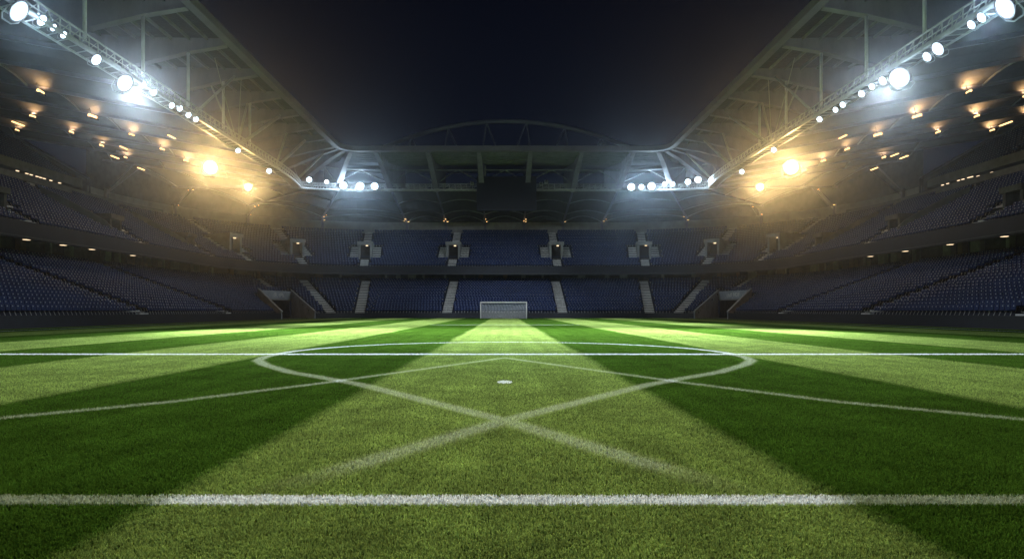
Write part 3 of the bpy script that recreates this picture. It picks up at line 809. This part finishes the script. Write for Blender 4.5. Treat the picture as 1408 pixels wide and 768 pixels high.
def flood(pos, r, mat, label, aim, group, spot=0., point=0., spread=62, beam=None, glow=0., extra=(), over=False):
    src = FL[mat]
    if mat not in used: o = src; used.add(mat)
    else:
        o = src.copy(); COL.objects.link(o)
        for c in src.children:
            if c.type != 'MESH': continue
            d = c.copy(); COL.objects.link(d); d.parent = o
    o.location = pos; d = (Vector(aim) - Vector(pos)).normalized()
    o.rotation_euler = (-d).to_track_quat('Y', 'Z').to_euler(); o.scale = (r, r, r)
    tag(o, label, 'floodlight', group)
    colr = (.62, .82, 1.0) if mat == 'lamp_cool' else (1.0, .60, .22)
    if spot:
        L = bpy.data.lights.new('flood_beam', 'SPOT'); L.energy = spot; L.color = colr if mat != 'lamp_cool' else (.88, .95, 1.); L.spot_size = math.radians(spread); L.spot_blend = 1.; L.shadow_soft_size = .4
        lo = bpy.data.objects.new('flood_beam', L); COL.objects.link(lo); lo.location = Vector(pos) + d * (r * .5 + .3)
        bd = (Vector(beam) - lo.location).normalized() if beam else d
        lo.rotation_euler = bd.to_track_quat('-Z', 'Y').to_euler()
    for en, tgt, spr in extra:      # extra spots added at the lamp to brighten stands, goal end and arch
        L = bpy.data.lights.new('fill_spot', 'SPOT'); L.energy = en; L.color = (.80, .90, 1.); L.spot_size = math.radians(spr); L.spot_blend = 1.; L.shadow_soft_size = .4
        lo = bpy.data.objects.new('fill_spot', L); COL.objects.link(lo); lo.location = Vector(pos) + d * (r * .5 + .3)
        lo.rotation_euler = (Vector(tgt) - lo.location).normalized().to_track_quat('-Z', 'Y').to_euler()
    if glow:       # narrow spot added at the lamp, aimed towards the camera for a halo
        L = bpy.data.lights.new('halo_spot', 'SPOT'); L.energy = glow; L.color = colr; L.spot_size = math.radians(21 if over else 38); L.spot_blend = 1.; L.shadow_soft_size = .4
        lo = bpy.data.objects.new('halo_spot', L); COL.objects.link(lo); lo.location = Vector(pos) + d * (r * .5 + .3)
        lo.rotation_euler = (Vector((0, -8, 6) if over else (0, 14, 0)) - lo.location).normalized().to_track_quat('-Z', 'Y').to_euler()
    if point:
        L = bpy.data.lights.new('flood_glow', 'POINT'); L.energy = point; L.color = colr; L.shadow_soft_size = .3
        lo = bpy.data.objects.new('flood_glow', L); COL.objects.link(lo); lo.location = Vector(pos) + d * (r * .5 + .35)
S_SPOT, S_PT, S_WARM, S_FAR = 90000., 320., 800., 7000.
AIM = (0, 42, 0)
def on_gantry(px_, sgn):
    """distance at which the side gantry crosses this photo column"""
    x = W0 - 3.5 - .5
    return x * F939 / abs(px_ - 694)
mirror = lambda p: 1388 - p
# (photo x, photo y, radius, strength)
LEFT = [(25, 15, .66, 1.0), (57, 28, .38, .12), (73, 38, .26, .05), (87, 48, .26, .05), (132, 82, .42, .2), (171, 114, .66, 1.0), (196, 117, .28, .05), (211, 127, .30, .06),
        (236, 145, .28, .05), (247, 149, .28, .05), (259, 158, .28, .05), (269, 164, .28, .05), (327, 207, .28, .1), (370, 235, .34, .1)]
RIGHT = [(1383, 10, .70, 1.0), (1350, 24, .34, .08), (1336, 34, .32, .08), (1290, 67, .48, .2), (1275, 78, .36, .1), (1237, 107, .72, 1.0), (1214, 111, .34, .06), (1199, 119, .28, .05), (1185, 129, .30, .06),
         (1159, 144, .28, .05), (1149, 151, .26, .05), (1127, 164, .28, .05), (1064, 206, .30, .1), (1020, 236, .32, .1)]
SIDE = {4: (1.9, 37), 5: (1.75, 29), 12: (1.2, 57), 13: (.8, 75)}   # which lamps carry a main beam: strength, where along the pitch
G_BIG = 24000.
for sd, lst in (('left', LEFT), ('right', RIGHT)):
    for i, (a, b, r, s) in enumerate(lst):
        p = ray(a, b, on_gantry(a, 0))
        size = 'huge glaring' if r > .7 else ('bright' if r > .37 else 'small')
        flood(p, r, 'lamp_cool', f'{size} cool white floodlight, {ORD[i]} from the near end of the {sd} roof gantry', (0, 30, 1) if r > .7 else AIM, f'floodlights on the {sd} gantry',
              spot=SIDE[i][0] * S_SPOT if i in SIDE else 0, point=S_PT * s if s > .15 else 0, spread=54, beam=((-7 if sd == 'left' else 7), SIDE[i][1], 0) if i in SIDE else None, glow=G_BIG if s > .5 else 0,
              extra={4: [(17000., ((36 if sd == 'left' else -36), 60, 1), 46)], 5: [(42000., ((5 if sd == 'left' else -5), 110, 2), 36)], 12: [(3000., (0, 116, 31), 40)], 13: [(13000., ((38 if sd == 'left' else -38), 92, 2), 46)]}.get(i, ()))
WARM = [('left', 289, 230, .95, 1., 82.), ('left', 341, 257, .58, .6, 92.), ('right', 1088, 230, .98, 1., 82.), ('right', 1045, 257, .58, .6, 92.)]
for sd, a, b, r, s, y in WARM:
    p = ray(a, b, y)
    flood(p, r, 'lamp_warm', f'{"large" if r > .7 else "smaller"} warm yellow floodlight hanging below the {sd} gantry near the corner', (0, 30, 1), 'warm yellow floodlights at the corners', point=S_WARM * s, glow=215000 * s, over=True)
FARL = [(425, 247, .50), (449, 250, .40), (472, 255, .72), (495, 256, .76), (515, 256, .70)]
FARR = [(868, 257, .70), (882, 257, .52), (896, 256, .72), (914, 253, .46), (925, 253, .46), (946, 250, .54), (960, 247, .6)]
for sd, lst in (('left', FARL), ('right', FARR)):
    for i, (a, b, r) in enumerate(lst):
        y = 115.
        for _ in range(12):    # meet the curved gantry
            best = min((abs((pt(u, o_in(u) - 1.1)[0]) / (pt(u, o_in(u) - 1.1)[1]) - (a - 694) / F939), pt(u, o_in(u) - 1.1)[1]) for u in np.linspace(uY(90), UT - uY(90), 400))
            y = best[1]; break
        p = ray(a, b, y)
        flood(p, r, 'lamp_cool', f'cool white floodlight under the far roof, {ORD[i]} of the {sd} cluster from {"the outside" if sd == "left" else "the scoreboard"}', (0, 50, 0), f'floodlights under the far roof, {sd} cluster', point=750 if i in (2, 3) else 0, spot=S_FAR, spread=48, beam=((a - 694) * .05, 94, 0), glow=42000 * r if i in ((2, 3) if sd == 'left' else (0, 2, 6)) else 0)

# ------------------------------------------------------------------ small warm lamps
def make_lamp(kind):
    e = empty(kind)
    return e
up_src = MB(); up_src.tube([(-.35, 0, 0), (.35, 0, 0)], .16, 8)
UPL = None
def uplight(pos, rotz, label, group, power, scale=1.):
    global UPL
    if UPL is None:
        UPL = empty('roof_uplight'); 
        t = MB(); t.tube([(-.4, 0, 0), (.4, 0, 0)], .13, 8); t.build('tube', 'lamp_amber', UPL, smooth=True)
        t = MB(); t.box(-.5, .5, -.2, .2, -.26, -.15); t.tube([(0, 0, -.2), (0, .3, .7)], .04, 5); t.build('bracket', 'steel_dark', UPL); o = UPL
    else:
        o = UPL.copy(); COL.objects.link(o)
        for c in UPL.children: d = c.copy(); COL.objects.link(d); d.parent = o
    o.location = pos; o.rotation_euler = (0, 0, rotz); o.scale = (scale,) * 3
    tag(o, label, 'uplight', group)
    if power:
        L = bpy.data.lights.new('uplight_glow', 'SPOT'); L.energy = power; L.spot_size = math.radians(150); L.spot_blend = .6; L.color = (1., .60, .26); L.shadow_soft_size = .12
        lo = bpy.data.objects.new('uplight_glow', L); COL.objects.link(lo); lo.location = Vector(pos) + Vector((0, 0, .22)); lo.rotation_euler = (PI, 0, 0)
RN = ['front', 'middle', 'rear']
rl = random.Random(5)
for sgn in (0, 1):
    for bi, b in enumerate(BEAMS[1:9]):
        for ri, o_ in enumerate((9.5, 20.5, 31.5)):
            if rl.random() < .12: continue
            u = b if sgn == 0 else UT - b
            z = ceil_z(u, o_) - .75
            if min(u, UT - u) > uY(91) and o_ > 26: continue
            sd = 'left' if sgn == 0 else 'right'
            uplight(pt(u, o_, z, -.65 if sgn == 0 else .65), PI / 2 + rl.uniform(-.3, .3), f'small amber uplight on the {ORD[bi]} {sd} ceiling rafter from the near end, {RN[ri]} line', f'amber uplights under the {sd} ceiling', rl.choice((160, 260, 380)), rl.uniform(.7, 1.2))
fb = [b for b in BEAMS if uC(10) < b < UT - uC(10)]
for bi, b in enumerate(fb):
    for q, (o_, dz, v) in enumerate(((26.2, 1.1, .3), (23.4, .9, -.15), (22.7, .75, .2))):
        if q and rl.random() < .25: continue
        if q == 0: z = 18.9 + .0
        else: z = ceil_z(b, o_) - dz
        uplight(pt(b, o_, z, v), rl.uniform(0, 3), f'tiny amber lamp at the {("foot", "middle", "top")[q]} of the {ORD[bi]} end stand column from the left', 'amber lamps on the end stand brackets', 0, .42)
# long warm strip lamps under the side ceilings, lamps in the gallery recess and concourse downlights
def strip(pos, L, label, group, mat='lamp_amber', rotz=PI / 2, name='strip_lamp', cat='lamp', w=.16):
    mb = MB(); mb.box(-L / 2, L / 2, -w / 2, w / 2, -.05, .03, 0); mb.box(-L / 2 - .06, L / 2 + .06, -w / 2 - .05, w / 2 + .05, .033, .12, 1)
    o = mb.build(name, [mat, 'steel_dark']); o.location = pos; o.rotation_euler = (0, 0, rotz); tag(o, label, cat, group); return o
for sd, lst in (('left', [(25, 170, 66.), (158, 216, 81.), (194, 232, 88.), (236, 188, 74.), (170, 203, 84)]), ('right', [(1383, 170, 66.), (1243, 216, 81.), (1202, 232, 88.), (1159, 188, 74.), (1230, 213, 84)])):
    for i, (a, b, y) in enumerate(lst):
        strip(ray(a, b, y), 1.6, f'long amber strip lamp under the {sd} roof, {ORD[i]} of its line', f'amber strip lamps under the {sd} roof')
for sd, lst in (('left', [(24, 231), (37, 233), (43, 235), (51, 240), (56, 239), (61, 240), (70, 243), (82, 246)]), ('right', [(1296, 252), (1303, 251), (1318, 247), (1324, 246), (1332, 244), (1336, 243), (1345, 242), (1364, 237)])):
    for i, (a, b) in enumerate(lst):
        y = (W0 + 28.6) * F939 / abs(694 - a); p = ray(a, b, y); p.z = min(max(p.z, 17.9), 18.55)
        strip(p, .42, f'small yellowish lamp in the dark gallery of the {sd} stand, {ORD[i]} from the near side', f'gallery lamps of the {sd} stand', 'lamp_small')
for sd, sg, lst in (('left', -1, (59.5, 65., 70.4, 75.3, 83.6)), ('right', 1, (57., 62.2, 69.8, 77.6, 85.))):
    for i, y in enumerate(lst):
        mb = MB(); mb.lathe([(0, -.09), (.30, -.08), (.36, -.02)], 14, 0, 'z'); mb.lathe([(.36, -.02), (.42, -.05), (.44, .06), (0, .06)], 14, 1, 'z')
        o = mb.build('downlight', ['lamp_small', 'steel_dark']); o.location = (sg * (W0 + 13.5), y, 7.98)
        tag(o, f'round pale downlight in the {sd} concourse soffit, {ORD[i]} from the near end', 'downlight', f'downlights under the {sd} upper tier')

# ------------------------------------------------------------------ scoreboard
sb = empty('scoreboard', (.3, 114, 17.9)); tag(sb, 'blank dark rectangular screen hanging from the far roof', 'screen')
mb = MB(); mb.box(-5.0, 5.0, .06, .9, 0, 5.7); mb.build('case', 'navy_paint', sb)
mb = MB(); mb.box(-4.8, 4.8, 0, .056, .2, 5.5); mb.build('display', 'screen_black', sb)
mb = MB()
for xx in (-3.6, 3.6): mb.tube([(xx, .5, 5.7), (xx, .5, 7.6)], .12, 6)
mb.build('hanger', 'steel_grey', sb)

# small cameras on the far gantry
for i, (a, b) in enumerate(((649, 252), (744, 253), (751, 250))):
    c = empty('gantry_camera', ray(a, b, 115.5)); tag(c, f'small pale camera unit on the far gantry {("left", "right", "further right")[i]} of the scoreboard', 'camera', 'camera units beside the scoreboard')
    mb = MB(); mb.box(-.3, .3, -.5, .4, -.25, .25); mb.build('body', 'steel_white', c, bevel=.05)
    mb = MB(); mb.lathe([(.0, -.8), (.2, -.78), (.24, -.5), (.2, -.45)], 12); mb.build('lens', 'steel_dark', c)

# ------------------------------------------------------------------ goal
goal = empty('goal', (-.17, 103., 0)); tag(goal, 'white football goal with pale net on the far goal line', 'goal')
for sg in (-1, 1):
    mb = MB(); mb.tube([(sg * 3.46, 0, 0), (sg * 3.46, 0, 2.5)], .08, 10); mb.build('post', 'goal_white', goal, smooth=True)
    mb = MB(); mb.tube([(sg * 3.46, .05, 2.46), (sg * 3.46, .9, 2.4), (sg * 3.46, 2.0, .05)], .03, 6); mb.build('net_support', 'goal_white', goal)
mb = MB(); mb.tube([(-3.46, 0, 2.46), (3.46, 0, 2.46)], .08, 10); mb.build('crossbar', 'goal_white', goal, smooth=True)
net = MB(); s = .15; hw = .013
def cord(a, b):
    a, b = Vector(a), Vector(b); d = (b - a).normalized(); w = d.cross(Vector((0, -1, .2))).normalized() * hw
    net.quad(a - w, a + w, b + w, b - w)
prof = [(.05, 2.44), (.95, 2.36), (2.0, .03)]
x = -3.44
while x < 3.45:
    for a, b in zip(prof[:-1], prof[1:]): cord((x, *a), (x, *b))
    x += s
for a, b in zip(prof[:-1], prof[1:]):
    n = int(math.dist(a, b) / s)
    for i in range(n + 1): q = (a[0] + (b[0] - a[0]) * i / n, a[1] + (b[1] - a[1]) * i / n); cord((-3.44, *q), (3.44, *q))
for sg in (-1, 1):
    for i in range(14):
        z = i * .17; cord((sg * 3.44, .05, z), (sg * 3.44, 2.0 - z * .45, z))
net.build('net', 'net_cord', goal)

# ------------------------------------------------------------------ air
mb = MB(); mb.box(-165, 165, -65, 245, -2.2, 48)
hz = mb.build('haze', 'asphalt'); tag(hz, 'thin air added to give the floodlights a glow', 'haze', kind='stuff')  # volume added so that the lamps get a bloom-like glow
m, nt, out = nodes_of('haze_air')
pv = nt.nodes.new('ShaderNodeVolumePrincipled'); pv.inputs['Color'].default_value = (.80, .9, 1., 1); pv.inputs['Density'].default_value = .0001; pv.inputs['Anisotropy'].default_value = .94
nt.links.new(pv.outputs[0], out.inputs['Volume'])
hz.data.materials.clear(); hz.data.materials.append(m)

# ------------------------------------------------------------------ night sky
w = bpy.data.worlds.new('World'); SC.world = w; w.use_nodes = True
nt = w.node_tree; nt.nodes.clear()
out = nt.nodes.new('ShaderNodeOutputWorld'); bg = nt.nodes.new('ShaderNodeBackground')
tc = nt.nodes.new('ShaderNodeTexCoord'); sp = nt.nodes.new('ShaderNodeSeparateXYZ'); nt.links.new(tc.outputs['Generated'], sp.inputs[0])
cr = nt.nodes.new('ShaderNodeValToRGB'); cr.color_ramp.elements[0].position = 0; cr.color_ramp.elements[0].color = (.0022, .0045, .012, 1)
cr.color_ramp.elements[1].position = .5; cr.color_ramp.elements[1].color = (.0006, .001, .004, 1)
nt.links.new(sp.outputs[2], cr.inputs[0]); nt.links.new(cr.outputs[0], bg.inputs[0]); bg.inputs[1].default_value = 1.0
nt.links.new(bg.outputs[0], out.inputs[0])

# ------------------------------------------------------------------ camera, render settings
cd = bpy.data.cameras.new('camera'); cam = bpy.data.objects.new('camera', cd); COL.objects.link(cam)
cam.location = (0, 0, H); cam.rotation_euler = (PI / 2, 0, 0)
cd.sensor_width = 36; cd.lens = 36 * F939 / 1408; cd.shift_x = 10 / 1408; cd.shift_y = 43 / 1408
cd.clip_start = .05; cd.clip_end = 1000
SC.camera = cam
SC.render.engine = 'CYCLES'
SC.view_settings.view_transform = 'Standard'; SC.view_settings.look = 'None'; SC.view_settings.exposure = 0; SC.view_settings.gamma = 1
cy = SC.cycles
cy.use_denoising = True; cy.denoiser = 'OPENIMAGEDENOISE'
cy.max_bounces = 4; cy.diffuse_bounces = 2; cy.glossy_bounces = 2; cy.transmission_bounces = 2; cy.volume_bounces = 0; cy.transparent_max_bounces = 4
cy.sample_clamp_indirect = 3.0; cy.caustics_reflective = False; cy.caustics_refractive = False
cy.use_light_tree = True
